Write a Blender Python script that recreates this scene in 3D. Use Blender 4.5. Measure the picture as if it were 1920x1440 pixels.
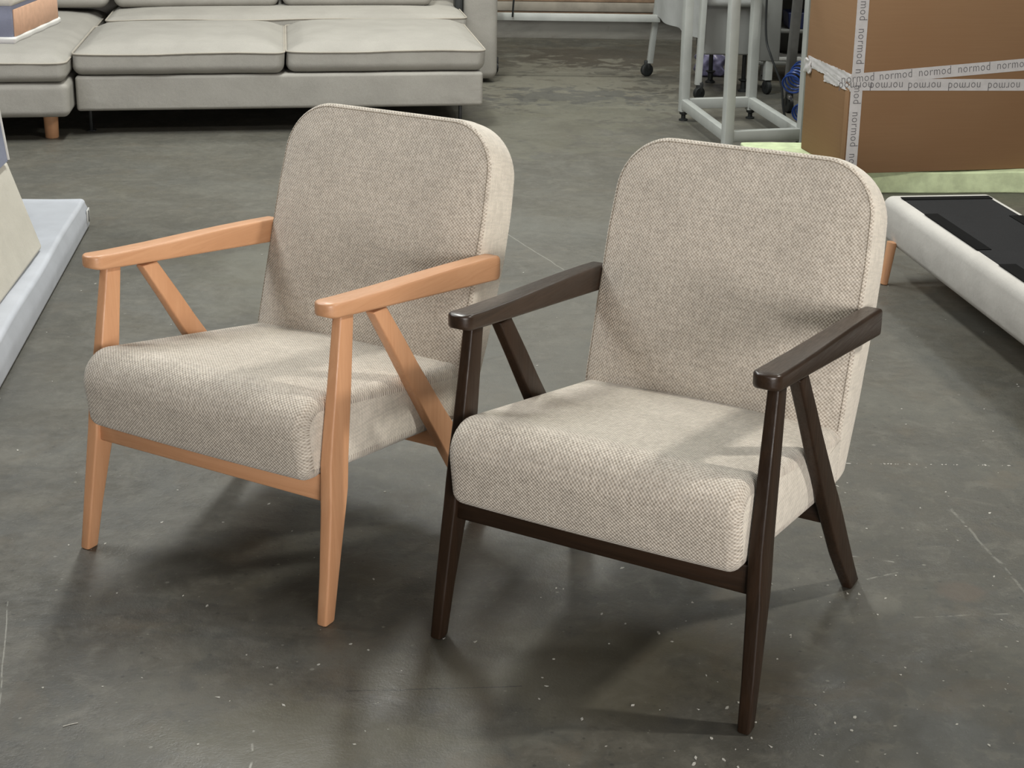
import bpy, bmesh, math, random
from mathutils import Vector, Matrix
random.seed(7)
PI = math.pi
S = bpy.context.scene
for o in list(bpy.data.objects): bpy.data.objects.remove(o, do_unlink=True)
COL = S.collection

# ---------------------------------------------------------------- camera
F_PX, PITCH, ROLL, CAM_H, CY = 2856.7, math.radians(16.2464), math.radians(0.7585), 1.5911, 480.0
cd = bpy.data.cameras.new('camera'); cam = bpy.data.objects.new('camera', cd); COL.objects.link(cam)
cd.sensor_fit = 'HORIZONTAL'; cd.sensor_width = 36.0; cd.lens = F_PX*36/1920
cd.shift_x = 0; cd.shift_y = -(720-CY)/1920
fwd = Vector((0, math.cos(PITCH), -math.sin(PITCH))); rt = Vector((1, 0, 0)); up = rt.cross(fwd)
R_ = math.cos(ROLL)*rt + math.sin(ROLL)*up; U_ = -math.sin(ROLL)*rt + math.cos(ROLL)*up
M = Matrix((R_, U_, -fwd)).transposed().to_4x4(); M.translation = Vector((0, 0, CAM_H))
cam.matrix_world = M; cd.clip_end = 60
S.camera = cam

# ---------------------------------------------------------------- world, lights, exposure
S.view_settings.view_transform = 'Standard'; S.view_settings.look = 'None'
S.view_settings.gamma = 1.0; S.view_settings.use_curve_mapping = False
S.view_settings.exposure = 0.18
wd = bpy.data.worlds.new('world'); S.world = wd; wd.use_nodes = True
wd.node_tree.nodes['Background'].inputs[0].default_value = (0.95, 1.0, 0.96, 1)
wd.node_tree.nodes['Background'].inputs[1].default_value = 0.14

def area(name, loc, target, sx, sy, power, col=(1, .97, .9), spread=180):
    l = bpy.data.lights.new(name, 'AREA'); l.shape = 'RECTANGLE'; l.size = sx; l.size_y = sy
    l.energy = power; l.color = col; l.spread = math.radians(spread)
    o = bpy.data.objects.new(name, l); COL.objects.link(o); o.location = loc
    d = Vector(target)-Vector(loc); o.rotation_euler = d.to_track_quat('-Z', 'Y').to_euler()
    return o
area('key_lamp', (3.9, 2.75, 3.75), (0.0, 2.9, 0.3), .14, .38, 114, (1, .965, .90))
area('tube_lamp_a', (-.8, 6.3, 4.2), (-.8, 6.3, 0), .4, 2.4, 155, (.98, 1, .96))
area('tube_lamp_b', (2.6, 7.6, 4.2), (2.6, 7.6, 0), .4, 2.4, 60, (.96, 1, .95))
area('tube_lamp_c', (-3.2, 4.4, 4.2), (-2.8, 4.6, 0), .4, 2.4, 140, (.97, .99, 1))
area('tube_lamp_e', (.4, 9.3, 3.6), (.4, 10.3, 0), 2.4, .4, 70, (1, .98, .9))
area('tube_lamp_d', (-.9, -2.4, 3.2), (.1, 3.0, .5), 2.4, .5, 22, (1, .965, .93))
area('chair_fill_light', (1.9, -2.6, 1.4), (.1, 3.0, 1.5), 3.4, 1.9, 106, (1, .955, .92), 110)  # added soft fill behind the camera, lifts chair fronts and sides; no real opening

# ---------------------------------------------------------------- material helpers
def mat(name, base=(.5, .5, .5), rough=.6, spec=.5, metal=0, **kw):
    m = bpy.data.materials.new(name); m.use_nodes = True
    b = m.node_tree.nodes['Principled BSDF']
    b.inputs['Base Color'].default_value = (*base, 1); b.inputs['Roughness'].default_value = rough
    b.inputs['Specular IOR Level'].default_value = spec; b.inputs['Metallic'].default_value = metal
    return m
class NT:
    def __init__(s, m): s.t = m.node_tree; s.b = s.t.nodes['Principled BSDF']
    def n(s, typ, **kw):
        x = s.t.nodes.new(typ)
        for k, v in kw.items():
            if k.startswith('i_'):
                key = k[2:]; key = int(key) if key.isdigit() else key.replace('_', ' ')
                s.set(x.inputs[key], v)
            else: setattr(x, k, v)
        return x
    def set(s, inp, v):
        if isinstance(v, bpy.types.NodeSocket): s.t.links.new(v, inp)
        else: inp.default_value = v
    def math(s, op, a, b=0.0, c=None):
        x = s.n('ShaderNodeMath', operation=op); s.set(x.inputs[0], a); s.set(x.inputs[1], b)
        if c is not None: s.set(x.inputs[2], c)
        return x.outputs[0]
    def mix(s, f, a, b, blend='MIX'):
        x = s.n('ShaderNodeMix', data_type='RGBA', blend_type=blend)
        s.set(x.inputs[0], f); s.set(x.inputs[6], a if isinstance(a, bpy.types.NodeSocket) else (*a, 1))
        s.set(x.inputs[7], b if isinstance(b, bpy.types.NodeSocket) else (*b, 1)); return x.outputs[2]
    def noise(s, vec, scale, detail=4, rough=.55, dist=0):
        x = s.n('ShaderNodeTexNoise'); s.set(x.inputs['Vector'], vec); x.inputs['Scale'].default_value = scale
        x.inputs['Detail'].default_value = detail; x.inputs['Roughness'].default_value = rough; x.inputs['Distortion'].default_value = dist
        return x.outputs['Fac']
    def ramp(s, f, lo, hi, a=0., b=1.):
        x = s.n('ShaderNodeMapRange', interpolation_type='SMOOTHSTEP'); s.set(x.inputs[0], f)
        x.inputs[1].default_value = lo; x.inputs[2].default_value = hi; x.inputs[3].default_value = a; x.inputs[4].default_value = b
        return x.outputs[0]
    def coord(s, which='Object'): return s.n('ShaderNodeTexCoord').outputs[which]
    def mapv(s, v, sc=(1, 1, 1), rot=(0, 0, 0), loc=(0, 0, 0)):
        x = s.n('ShaderNodeMapping'); s.set(x.inputs[0], v); x.inputs[3].default_value = sc
        x.inputs[2].default_value = rot; x.inputs[1].default_value = loc; return x.outputs[0]
    def bump(s, h, dist, strength=1.0):
        x = s.n('ShaderNodeBump'); x.inputs['Strength'].default_value = strength; x.inputs['Distance'].default_value = dist
        s.set(x.inputs['Height'], h); s.t.links.new(x.outputs[0], s.b.inputs['Normal'])

def weave_mat(name, light, dark, period=.0078, contrast=1.0, bump=.0007):
    m = mat(name, light, .95, .15); t = NT(m)
    uv = t.coord('UV')
    w = t.n('ShaderNodeTexNoise'); t.set(w.inputs['Vector'], uv); w.inputs['Scale'].default_value = 60; w.inputs['Detail'].default_value = 1
    off = t.n('ShaderNodeVectorMath', operation='MULTIPLY_ADD'); t.set(off.inputs[0], w.outputs['Color']); off.inputs[1].default_value = (.0028,)*3; t.set(off.inputs[2], uv)
    sp = t.n('ShaderNodeSeparateXYZ'); t.set(sp.inputs[0], off.outputs[0])
    k = 2*PI/period
    a = t.math('SINE', t.math('MULTIPLY', sp.outputs[0], k)); b = t.math('SINE', t.math('MULTIPLY', sp.outputs[1], k))
    p = t.math('MULTIPLY', a, b)                              # crowns of yarn (+) and gaps (-) in a diagonal lattice
    fine = t.noise(uv, 700, 2); blot = t.noise(uv, 110, 2); big = t.noise(uv, 9, 3)
    sv = t.noise(t.mapv(uv, (170, 22, 1)), 1.0, 2); su = t.noise(t.mapv(uv, (22, 170, 1)), 1.0, 2)
    mid = tuple((x*.6+y*.4) for x, y in zip(light, dark))
    pn = t.math('ADD', p, t.math('MULTIPLY', t.math('SUBTRACT', blot, .5), 1.6))
    c = t.mix(t.ramp(pn, -.15, .75), mid, light)
    c = t.mix(t.math('MULTIPLY', t.ramp(p, -.95, -.2, 1, 0), t.ramp(blot, .62, .34, .25*contrast, .95*contrast)), c, dark)
    yarn = t.ramp(t.math('ADD', sv, su), .80, 1.20, .90, 1.07)
    c2 = t.n('ShaderNodeVectorMath', operation='SCALE'); t.set(c2.inputs[0], c); t.set(c2.inputs[3], t.math('MULTIPLY', yarn, t.math('MULTIPLY', t.ramp(fine, .3, .7, .93, 1.06), t.ramp(big, .3, .7, .95, 1.04))))
    t.set(t.b.inputs['Base Color'], c2.outputs[0])
    hh = t.math('ADD', p, t.math('ADD', t.math('MULTIPLY', fine, .4), t.math('MULTIPLY', blot, 1.2)))
    t.bump(hh, bump)
    t.b.inputs['Sheen Weight'].default_value = .2
    return m
def linen_mat(name, col, scale=420, amt=.12, bump=.0006):
    m = mat(name, col, .95, .15); t = NT(m); o = t.coord('Object')
    f = t.noise(o, scale, 3, .7); g = t.noise(o, 5, 3)
    v = t.math('MULTIPLY', t.ramp(f, .25, .75, 1-amt, 1+amt*.6), t.ramp(g, .3, .7, .94, 1.04))
    c = t.n('ShaderNodeVectorMath', operation='SCALE'); c.inputs[0].default_value = col; t.set(c.inputs[3], v)
    t.set(t.b.inputs['Base Color'], c.outputs[0]); t.bump(t.math('ADD', f, t.math('MULTIPLY', t.noise(o, 14, 3), 6.)), bump)
    return m
def wood_mat(name, c1, c2, rough=.38, spec=.5, axis=2, coat=.25, sc=1.0):
    m = mat(name, c1, rough, spec); t = NT(m); o = t.coord('Object')
    st = [38*sc, 38*sc, 38*sc]; st[axis] = 2.6*sc
    v = t.mapv(o, tuple(st)); g = t.noise(v, 1.0, 5, .65, 1.2)
    st2 = [260, 260, 260]; st2[axis] = 14
    g2 = t.noise(t.mapv(o, tuple(st2)), 1.0, 3, .6)
    c = t.mix(t.ramp(g, .32, .68), c1, c2)
    dk = tuple(x*.72 for x in c2)
    c = t.mix(t.ramp(g2, .56, .76, 0, .22), c, dk)
    t.set(t.b.inputs['Base Color'], c); t.set(t.b.inputs['Roughness'], t.ramp(g2, .3, .7, rough*.85, rough*1.25))
    t.b.inputs['Coat Weight'].default_value = coat; t.b.inputs['Coat Roughness'].default_value = .22
    t.bump(t.math('ADD', g2, g), .0002)
    return m
def plain(name, col, rough=.6, spec=.5, amt=.08, scale=30, bump=.0, metal=0):
    m = mat(name, col, rough, spec, metal); t = NT(m); o = t.coord('Object'); f = t.noise(o, scale, 4)
    v = t.ramp(f, .3, .7, 1-amt, 1+amt)
    c = t.n('ShaderNodeVectorMath', operation='SCALE'); c.inputs[0].default_value = col; t.set(c.inputs[3], v)
    t.set(t.b.inputs['Base Color'], c.outputs[0])
    if bump: t.bump(f, bump)
    return m

MT = {}
MT['weave_light'] = weave_mat('basket_weave_fabric', (.66, .605, .525), (.27, .22, .165))
MT['weave_side'] = weave_mat('basket_weave_side_fabric', (.665, .615, .53), (.50, .445, .37), contrast=.3, bump=.0003)
MT['stitch'] = mat('stitch_thread', (.26, .225, .175), .9, .1)
MT['beech'] = wood_mat('beech_wood', (.60, .322, .172), (.545, .28, .143), .42, coat=.1)
MT['beech_y'] = wood_mat('beech_wood_along', (.60, .322, .172), (.545, .28, .143), .42, coat=.1, axis=1)
MT['beech_x'] = wood_mat('beech_wood_across', (.60, .322, .172), (.545, .28, .143), .42, coat=.1, axis=0)
MT['walnut'] = wood_mat('dark_stained_wood', (.028, .0150, .0080), (.018, .0098, .0052), .42, spec=.28, coat=.04)
MT['walnut_y'] = wood_mat('dark_stained_wood_along', (.033, .0185, .0105), (.022, .0125, .0072), .36, spec=.4, coat=.15, axis=1)
MT['walnut_x'] = wood_mat('dark_stained_wood_across', (.028, .0150, .0080), (.018, .0098, .0052), .42, spec=.28, coat=.04, axis=0)
MT['sofa'] = linen_mat('sofa_linen', (.335, .32, .288))
MT['sofa_pipe'] = linen_mat('sofa_piping', (.38, .35, .30))
MT['black_fabric'] = linen_mat('black_nonwoven', (.022, .022, .023), 300, .3)
MT['black_strip'] = mat('black_felt', (.006, .006, .006), .95, .1)
MT['white_fabric'] = linen_mat('white_upholstery', (.53, .51, .475), 350, .05)
MT['cream_fabric'] = linen_mat('cream_upholstery', (.58, .55, .48), 350, .06)
MT['white_film'] = plain('white_quilt_cover', (.50, .52, .565), .45, .4, .05, 8, .002)
MT['blue_grey'] = linen_mat('blue_grey_lining', (.235, .25, .32), 350, .1)
MT['peach'] = plain('peach_board', (.60, .37, .25), .8, .3, .06, 40)
MT['white_edge'] = mat('white_edging', (.62, .61, .58), .8, .3)
MT['white_metal'] = plain('white_powder_coat', (.37, .385, .365), .42, .5, .05, 12)
MT['grey_metal'] = plain('grey_painted_sheet', (.19, .195, .185), .5, .4, .06, 5)
MT['dark_grey_metal'] = plain('dark_grey_post', (.12, .12, .115), .5, .4)
MT['white_cloth'] = linen_mat('white_cover_cloth', (.38, .39, .38), 300, .06)
MT['rubber'] = mat('black_rubber', (.012, .014, .014), .5, .5)
MT['steel'] = mat('bright_steel', (.5, .5, .5), .3, .5, 1)
MT['blue_plastic'] = plain('blue_hose', (.010, .04, .19), .3, .6)
MT['navy'] = plain('navy_plastic', (.012, .02, .08), .5, .5)
MT['violet'] = plain('pale_violet_film', (.23, .22, .36), .35, .6, .3, 30)
MT['paper'] = plain('white_paper', (.62, .62, .60), .7, .3)
MT['foam'] = plain('green_foam', (.56, .64, .40), .95, .1, .12, 18, .004)
MT['ledge_wood'] = plain('old_brown_wood', (.22, .15, .10), .8, .3, .25, 8)
MT['pale_board'] = plain('pale_dusty_board', (.23, .21, .175), .8, .3, .18, 6)
MT['tape'] = plain('printed_tape', (.50, .485, .48), .32, .5, .06, 30, .001)
MT['print'] = mat('grey_print', (.12, .115, .12), .5, .3)
MT['dust'] = mat('pale_chip', (.42, .41, .37), .9, .2)
def cardboard():
    m = mat('cardboard', (.27, .165, .088), .85, .2); t = NT(m); o = t.coord('Object')
    f = t.noise(t.mapv(o, (3, 3, 160)), 1, 3); g = t.noise(o, 300, 2); b = t.noise(o, 2.2, 2)
    c = t.mix(t.ramp(f, .3, .7), (.215, .126, .066), (.225, .133, .070)); c = t.mix(t.ramp(b, .35, .65, 0, .35), c, (.205, .112, .055))
    c = t.mix(t.ramp(g, .6, .75, 0, .3), c, (.2, .12, .06))
    t.set(t.b.inputs['Base Color'], c); t.bump(f, .00008); return m
MT['cardboard'] = cardboard()

def floor_mat():
    m = mat('worn_concrete', (.1, .1, .09), .5, .5); t = NT(m)
    p = t.n('ShaderNodeNewGeometry').outputs['Position']
    sp = t.n('ShaderNodeSeparateXYZ'); t.set(sp.inputs[0], p)
    X, Y = sp.outputs[0], sp.outputs[1]
    big = t.noise(p, .8, 4, .6, .4); mid = t.noise(p, 3.1, 6, .62, .8); stre = t.noise(t.mapv(p, (1.6, 5.5, 1), loc=(3, 1, 0)), 1.3, 5, .6, .9)
    fine = t.noise(p, 26, 6, .7); grit = t.noise(p, 190, 3, .7)
    c = t.mix(t.ramp(big, .35, .66), (.084, .080, .068), (.128, .120, .098))
    c = t.mix(t.ramp(mid, .48, .68, 0, .65), c, (.136, .137, .117))
    c = t.mix(t.ramp(stre, .52, .66, 0, .5), c, (.064, .064, .058))
    warm = t.noise(p, 2.1, 4, .6, .5)
    c = t.mix(t.ramp(warm, .55, .72, 0, .55), c, (.135, .123, .085))
    cool = t.noise(t.mapv(p, loc=(7, 3, 2)), 1.7, 3)
    c = t.mix(t.ramp(cool, .52, .7, 0, .5), c, (.090, .095, .094))
    c = t.mix(t.ramp(fine, .40, .66, .22, 0), c, (.045, .047, .042))
    c = t.mix(t.ramp(fine, .62, .80, 0, .5), c, (.2, .2, .175))
    m1 = t.noise(t.mapv(p, loc=(5, 1, 0)), 11, 6, .68, .6); m2 = t.noise(t.mapv(p, loc=(2, 8, 0)), 34, 5, .7, .4); m3 = t.noise(t.mapv(p, loc=(1, 3, 0)), 80, 4, .7)
    c = t.mix(t.ramp(m1, .50, .66, 0, .55), c, (.158, .152, .13)); c = t.mix(t.ramp(m1, .47, .34, 0, .55), c, (.066, .067, .062))
    c = t.mix(t.ramp(m2, .55, .70, 0, .35), c, (.165, .163, .145)); c = t.mix(t.ramp(m2, .44, .32, 0, .45), c, (.056, .056, .052))
    c = t.mix(t.ramp(m3, .60, .72, 0, .45), c, (.2, .197, .175)); c = t.mix(t.ramp(m3, .38, .28, 0, .55), c, (.04, .04, .036))
    c = t.mix(t.ramp(t.noise(t.mapv(p, loc=(9, 4, 0)), 5, 5, .65, .6), .53, .68, 0, .4), c, (.13, .108, .078))
    c = t.mix(t.ramp(grit, .62, .78, 0, .35), c, (.24, .24, .21))
    # pale specks
    for scl, th, pc in ((16, .055, (.36, .36, .32)), (42, .075, (.3, .3, .26)), (7, .035, (.33, .33, .3))):
        v = t.n('ShaderNodeTexVoronoi'); t.set(v.inputs['Vector'], p); v.inputs['Scale'].default_value = scl
        wob = t.math('MULTIPLY', t.noise(p, scl*3, 2), .10)
        near = t.ramp(t.math('ADD', v.outputs['Distance'], wob), th+.035, th+.065, 1, 0)
        rc = t.n('ShaderNodeSeparateColor'); t.set(rc.inputs[0], v.outputs['Color'])
        sel = t.math('GREATER_THAN', rc.outputs[0], .62)
        c = t.mix(t.math('MULTIPLY', t.math('MULTIPLY', near, sel), .5), c, pc)
    # dark pits
    v = t.n('ShaderNodeTexVoronoi'); t.set(v.inputs['Vector'], p); v.inputs['Scale'].default_value = 22
    pit = t.ramp(t.math('ADD', v.outputs['Distance'], t.math('MULTIPLY', fine, .15)), .13, .18, 1, 0)
    c = t.mix(t.math('MULTIPLY', pit, .6), c, (.03, .03, .028))
    # stains with their own shape, blotches by the far wall; first blot is painted brightness
    def blot(cx, cy, rx, ry, soft, nscale, namt, col, amt):
        nonlocal c
        dx = t.math('DIVIDE', t.math('SUBTRACT', X, cx), rx); dy = t.math('DIVIDE', t.math('SUBTRACT', Y, cy), ry)
        r = t.math('SQRT', t.math('ADD', t.math('MULTIPLY', dx, dx), t.math('MULTIPLY', dy, dy)))
        r = t.math('ADD', r, t.math('MULTIPLY', t.math('SUBTRACT', t.noise(p, nscale, 5, .6, .5), .5), namt))
        c = t.mix(t.ramp(r, 1-soft, 1+soft, amt, 0), c, col)
    blot(-.6, 6.2, 3.2, 2.6, .45, 1.3, 1.6, (.165, .162, .146), .42)  # brighter light on the farther floor, painted in as a broad paler zone
    blot(.55, 10.25, .55, .45, .12, 2.2, 2.2, (.062, .054, .044), .75)
    blot(1.0, 10.6, .5, .3, .1, 2.2, 1.0, (.06, .058, .05), .6)
    blot(.25, 9.2, .6, .75, .2, 7, 5.5, (.20, .195, .165), .7)
    blot(.32, 8.75, .4, .3, .2, 8, 5.0, (.070, .074, .077), .6)
    blot(.45, 8.35, .45, .3, .2, 9, 5.0, (.18, .178, .145), .6)
    blot(.0, 7.8, .5, .5, .3, 7, 5, (.15, .148, .12), .6)
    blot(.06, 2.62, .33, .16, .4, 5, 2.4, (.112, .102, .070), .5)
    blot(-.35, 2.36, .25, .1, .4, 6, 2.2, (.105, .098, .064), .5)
    blot(-.75, 5.2, .35, .5, .3, 4, 2.0, (.155, .155, .13), .5)
    blot(-.25, 5.9, .5, .3, .4, 3, 2.0, (.15, .155, .145), .45)
    blot(.97, 2.93, .05, .045, .3, 14, 1.0, (.15, .115, .092), .45)
    blot(.80, 2.88, .035, .04, .3, 14, 1.0, (.17, .165, .14), .45)
    # chalk lines and scratches
    def seg(ax, ay, bx, by, wdt, col, amt, brk=.45):
        nonlocal c
        L = math.hypot(bx-ax, by-ay); ux, uy = (bx-ax)/L, (by-ay)/L
        dx = t.math('SUBTRACT', X, ax); dy = t.math('SUBTRACT', Y, ay)
        al = t.math('ADD', t.math('MULTIPLY', dx, ux), t.math('MULTIPLY', dy, uy))
        pe = t.math('SUBTRACT', t.math('MULTIPLY', dx, uy), t.math('MULTIPLY', dy, ux))
        pe = t.math('ABSOLUTE', t.math('ADD', pe, t.math('MULTIPLY', t.math('SUBTRACT', t.noise(p, 9, 3), .5), wdt*5)))
        msk = t.math('MULTIPLY', t.ramp(pe, wdt*.5, wdt*1.1, 1, 0), t.math('MULTIPLY', t.math('GREATER_THAN', al, 0), t.math('LESS_THAN', al, L)))
        msk = t.math('MULTIPLY', msk, t.ramp(t.noise(p, 30, 3), brk-.05, brk+.1))
        c = t.mix(t.math('MULTIPLY', msk, amt), c, col)
    w_ = (.36, .36, .33)
    seg(-.06, 5.86, .19, 5.29, .0028, w_, .5, .35)
    seg(-1.04, 2.84, -.93, 2.45, .0016, w_, .6, .42)
    seg(-.452, 2.39, -.44, 2.27, .0025, w_, .9, .48)
    seg(1.06, 3.34, 1.115, 2.90, .004, w_, .4, .47)
    seg(.81, 2.822, 1.10, 2.85, .003, w_, .4, .48)
    seg(.86, 3.07, .74, 3.10, .003, w_, .6, .45)
    seg(.855, 3.02, .78, 2.985, .003, w_, .6, .45)
    seg(-.3, 2.52, .03, 2.545, .002, (.03, .03, .028), .8, .4)
    seg(-.75, 3.55, -.1, 3.45, .002, (.13, .13, .12), .6, .45)
    sc = t.n('ShaderNodeVectorMath', operation='MULTIPLY'); t.set(sc.inputs[0], c); sc.inputs[1].default_value = (.80, .785, .745)
    t.set(t.b.inputs['Base Color'], sc.outputs[0])
    rr = t.math('ADD', t.ramp(mid, .35, .7, .40, .60), t.ramp(fine, .3, .7, -.06, .08))
    t.set(t.b.inputs['Roughness'], rr)
    t.bump(t.math('ADD', t.math('MULTIPLY', fine, .6), t.math('ADD', t.math('MULTIPLY', grit, .25), t.math('MULTIPLY', mid, 1.2))), .004, .6)
    return m
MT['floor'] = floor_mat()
def wall_mat():
    m = mat('grey_render_wall', (.15, .145, .13), .85, .2); t = NT(m); p = t.n('ShaderNodeNewGeometry').outputs['Position']
    a = t.noise(t.mapv(p, (1, 1, 5)), 1.5, 5, .6, .5); b = t.noise(p, 12, 4)
    c = t.mix(t.ramp(a, .35, .65), (.115, .108, .095), (.185, .18, .16)); c = t.mix(t.ramp(b, .6, .8, 0, .5), c, (.1, .08, .065))
    t.set(t.b.inputs['Base Color'], c); t.bump(b, .004); return m
MT['wall'] = wall_mat()
MT['ceiling'] = plain('pale_ceiling', (.42, .43, .42), .9, .2)

# ---------------------------------------------------------------- mesh helpers
def link(name, verts, faces, material, parent=None, uv=None, smooth=True, mats=None, midx=None, sharp=40):
    me = bpy.data.meshes.new(name); me.from_pydata([tuple(v) for v in verts], [], faces)
    if uv:
        l = me.uv_layers.new(name='uv')
        k = 0
        for fi, f in enumerate(faces):
            for j in range(len(f)): l.data[k].uv = uv[fi][j]; k += 1
    for mm in (mats or [material]): me.materials.append(mm)
    if midx:
        for i, pz in enumerate(me.polygons): pz.material_index = midx[i]
    bm = bmesh.new(); bm.from_mesh(me)
    bmesh.ops.recalc_face_normals(bm, faces=bm.faces)
    if smooth:
        for f in bm.faces: f.smooth = True
        for e in bm.edges:
            if len(e.link_faces) == 2 and e.calc_face_angle(0) > math.radians(sharp): e.smooth = False
    bm.to_mesh(me); bm.free()
    o = bpy.data.objects.new(name, me); COL.objects.link(o)
    if parent: o.parent = parent
    return o
def tag(o, label=None, cat=None, group=None, kind=None):
    if label: o['label'] = label
    if cat: o['category'] = cat
    if group: o['group'] = group
    if kind: o['kind'] = kind
    return o
def thing(name, label, cat, loc=(0, 0, 0), rz=0, group=None):
    o = bpy.data.objects.new(name, None); COL.objects.link(o); o.location = loc; o.rotation_euler = (0, 0, rz)
    o.empty_display_size = .1
    return tag(o, label, cat, group)
class MB:
    def __init__(s): s.v = []; s.f = []
    def add(s, v, f):
        k = len(s.v); s.v += [tuple(x) for x in v]; s.f += [tuple(i+k for i in g) for g in f]; return s
    def build(s, name, material, parent=None, smooth=True, sharp=40): return link(name, s.v, s.f, material, parent, smooth=smooth, sharp=sharp)

def ring_loft(rings, cap=True):
    """rings: equal-length lists of points; returns verts, faces"""
    n = len(rings[0]); v = [q for r in rings for q in r]; f = []
    for i in range(len(rings)-1):
        for j in range(n):
            a = i*n+j; b = i*n+(j+1) % n; f.append((a, b, b+n, a+n))
    if cap: f.append(tuple(range(n-1, -1, -1))); f.append(tuple(range((len(rings)-1)*n, len(rings)*n)))
    return v, f
def rrect(x0, x1, y0, y1, r, seg=3):
    r = min(r, (x1-x0)/2*.98, (y1-y0)/2*.98); pts = []
    for cx, cy, a0 in ((x1-r, y1-r, 0), (x0+r, y1-r, 90), (x0+r, y0+r, 180), (x1-r, y0+r, 270)):
        for k in range(seg+1):
            a = math.radians(a0+90*k/seg); pts.append((cx+r*math.cos(a), cy+r*math.sin(a)))
    return pts
def lofted(rows, r=.004, axis=2, end=.003, seg=3):
    """rows: (t, a0,a1,b0,b1) along axis; rounded-rect sections, bevelled ends.
    axis 2: (a,b)=(x,y), t=z; axis 1: (a,b)=(x,z), t=y; axis 0: (a,b)=(y,z), t=x"""
    def P(a, b, t): return (a, b, t) if axis == 2 else ((a, t, b) if axis == 1 else (t, a, b))
    rows = sorted(rows); rr = []
    (t0, *A), (t1, *B) = rows[0], rows[-1]
    def ins(R, e): return [R[0]+e, R[1]-e, R[2]+e, R[3]-e]
    ext = [(t0, *ins(A, end)), (t0+end*.3, *ins(A, end*.3))] + [(t0+end, *A)] + [q for q in rows[1:-1]] + [(t1-end, *B), (t1-end*.3, *ins(B, end*.3)), (t1, *ins(B, end))]
    rings = [[P(a, b, t) for a, b in rrect(x0, x1, y0, y1, r, seg)] for t, x0, x1, y0, y1 in ext]
    return ring_loft(rings)
def box(x0, x1, y0, y1, z0, z1, r=.003):
    return lofted([(z0, x0, x1, y0, y1), (z1, x0, x1, y0, y1)], r=r, end=min(r, (z1-z0)*.3), seg=2)
def tube(pts, rad, n=10, closed=False):
    pts = [Vector(q) for q in pts]; N = len(pts); rings = []
    prev = None
    for i, q in enumerate(pts):
        d = (pts[(i+1) % N]-pts[i-1]) if closed or 0 < i < N-1 else (pts[1]-pts[0] if i == 0 else pts[-1]-pts[-2])
        d.normalize()
        if prev is None: a = d.orthogonal().normalized()
        else: a = (prev - d*prev.dot(d)).normalized()
        prev = a; b = d.cross(a); rd = rad[i] if isinstance(rad, (list, tuple)) else rad
        rings.append([q+rd*(math.cos(2*PI*k/n)*a+math.sin(2*PI*k/n)*b) for k in range(n)])
    if closed:
        v, f = ring_loft(rings, False); m = (N-1)*n
        f += [(m+j, m+(j+1) % n, (j+1) % n, j) for j in range(n)]; return v, f
    return ring_loft(rings)
def smooth_path(pts, sub=6, closed=False):
    P = [Vector(q) for q in pts]; N = len(P); out = []
    for i in range(N if closed else N-1):
        p0 = P[i-1] if (i > 0 or closed) else P[0]; p1 = P[i]; p2 = P[(i+1) % N]; p3 = P[(i+2) % N] if (closed or i+2 < N) else P[-1]
        for k in range(sub):
            t = k/sub; out.append(.5*((2*p1)+(p2-p0)*t+(2*p0-5*p1+4*p2-p3)*t*t+(-p0+3*p1-3*p2+p3)*t**3))
    if not closed: out.append(P[-1])
    return out
def soft_box(hx, hy, hz, r, n=(6, 6, 4), arc=5, f=None):
    """rounded box centred at 0; f(x,y,z) deforms. r may be scalar."""
    th = [math.tan(math.radians(45*k/arc))*r for k in range(arc, 0, -1)]
    def ticks(h, m):
        inner = [-(h-r)+(2*(h-r))*k/m for k in range(m+1)]
        return [-(h-r)-q for q in th] + inner + [(h-r)+q for q in th[::-1]]
    T = [ticks(hx, n[0]), ticks(hy, n[1]), ticks(hz, n[2])]; H = (hx, hy, hz)
    bm = bmesh.new(); cache = {}
    def vert(p):
        key = tuple(round(q, 6) for q in p)
        if key not in cache:
            c = [max(-(H[i]-r), min(H[i]-r, p[i])) for i in range(3)]; d = Vector([p[i]-c[i] for i in range(3)])
            if d.length > 1e-9: d = d.normalized()*r
            q = Vector(c)+d
            if f: q = Vector(f(*q))
            cache[key] = bm.verts.new(q)
        return cache[key]
    for ax in range(3):
        a, b = (ax+1) % 3, (ax+2) % 3
        for s in (-1, 1):
            for i in range(len(T[a])-1):
                for j in range(len(T[b])-1):
                    q = []
                    for di, dj in ((0, 0), (1, 0), (1, 1), (0, 1)):
                        p = [0, 0, 0]; p[ax] = s*H[ax]; p[a] = T[a][i+di]; p[b] = T[b][j+dj]; q.append(vert(p))
                    if s < 0: q.reverse()
                    try: bm.faces.new(q)
                    except ValueError: pass
    bm.verts.index_update(); v = [tuple(x.co) for x in bm.verts]; fc = [tuple(x.index for x in g.verts) for g in bm.faces]; bm.free()
    return v, fc
def moved(vf, loc=(0, 0, 0), rz=0, rx=0, ry=0):
    Mx = Matrix.Translation(loc) @ Matrix.Rotation(rz, 4, 'Z') @ Matrix.Rotation(ry, 4, 'Y') @ Matrix.Rotation(rx, 4, 'X')
    return [tuple(Mx @ Vector(q)) for q in vf[0]], vf[1]

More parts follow.
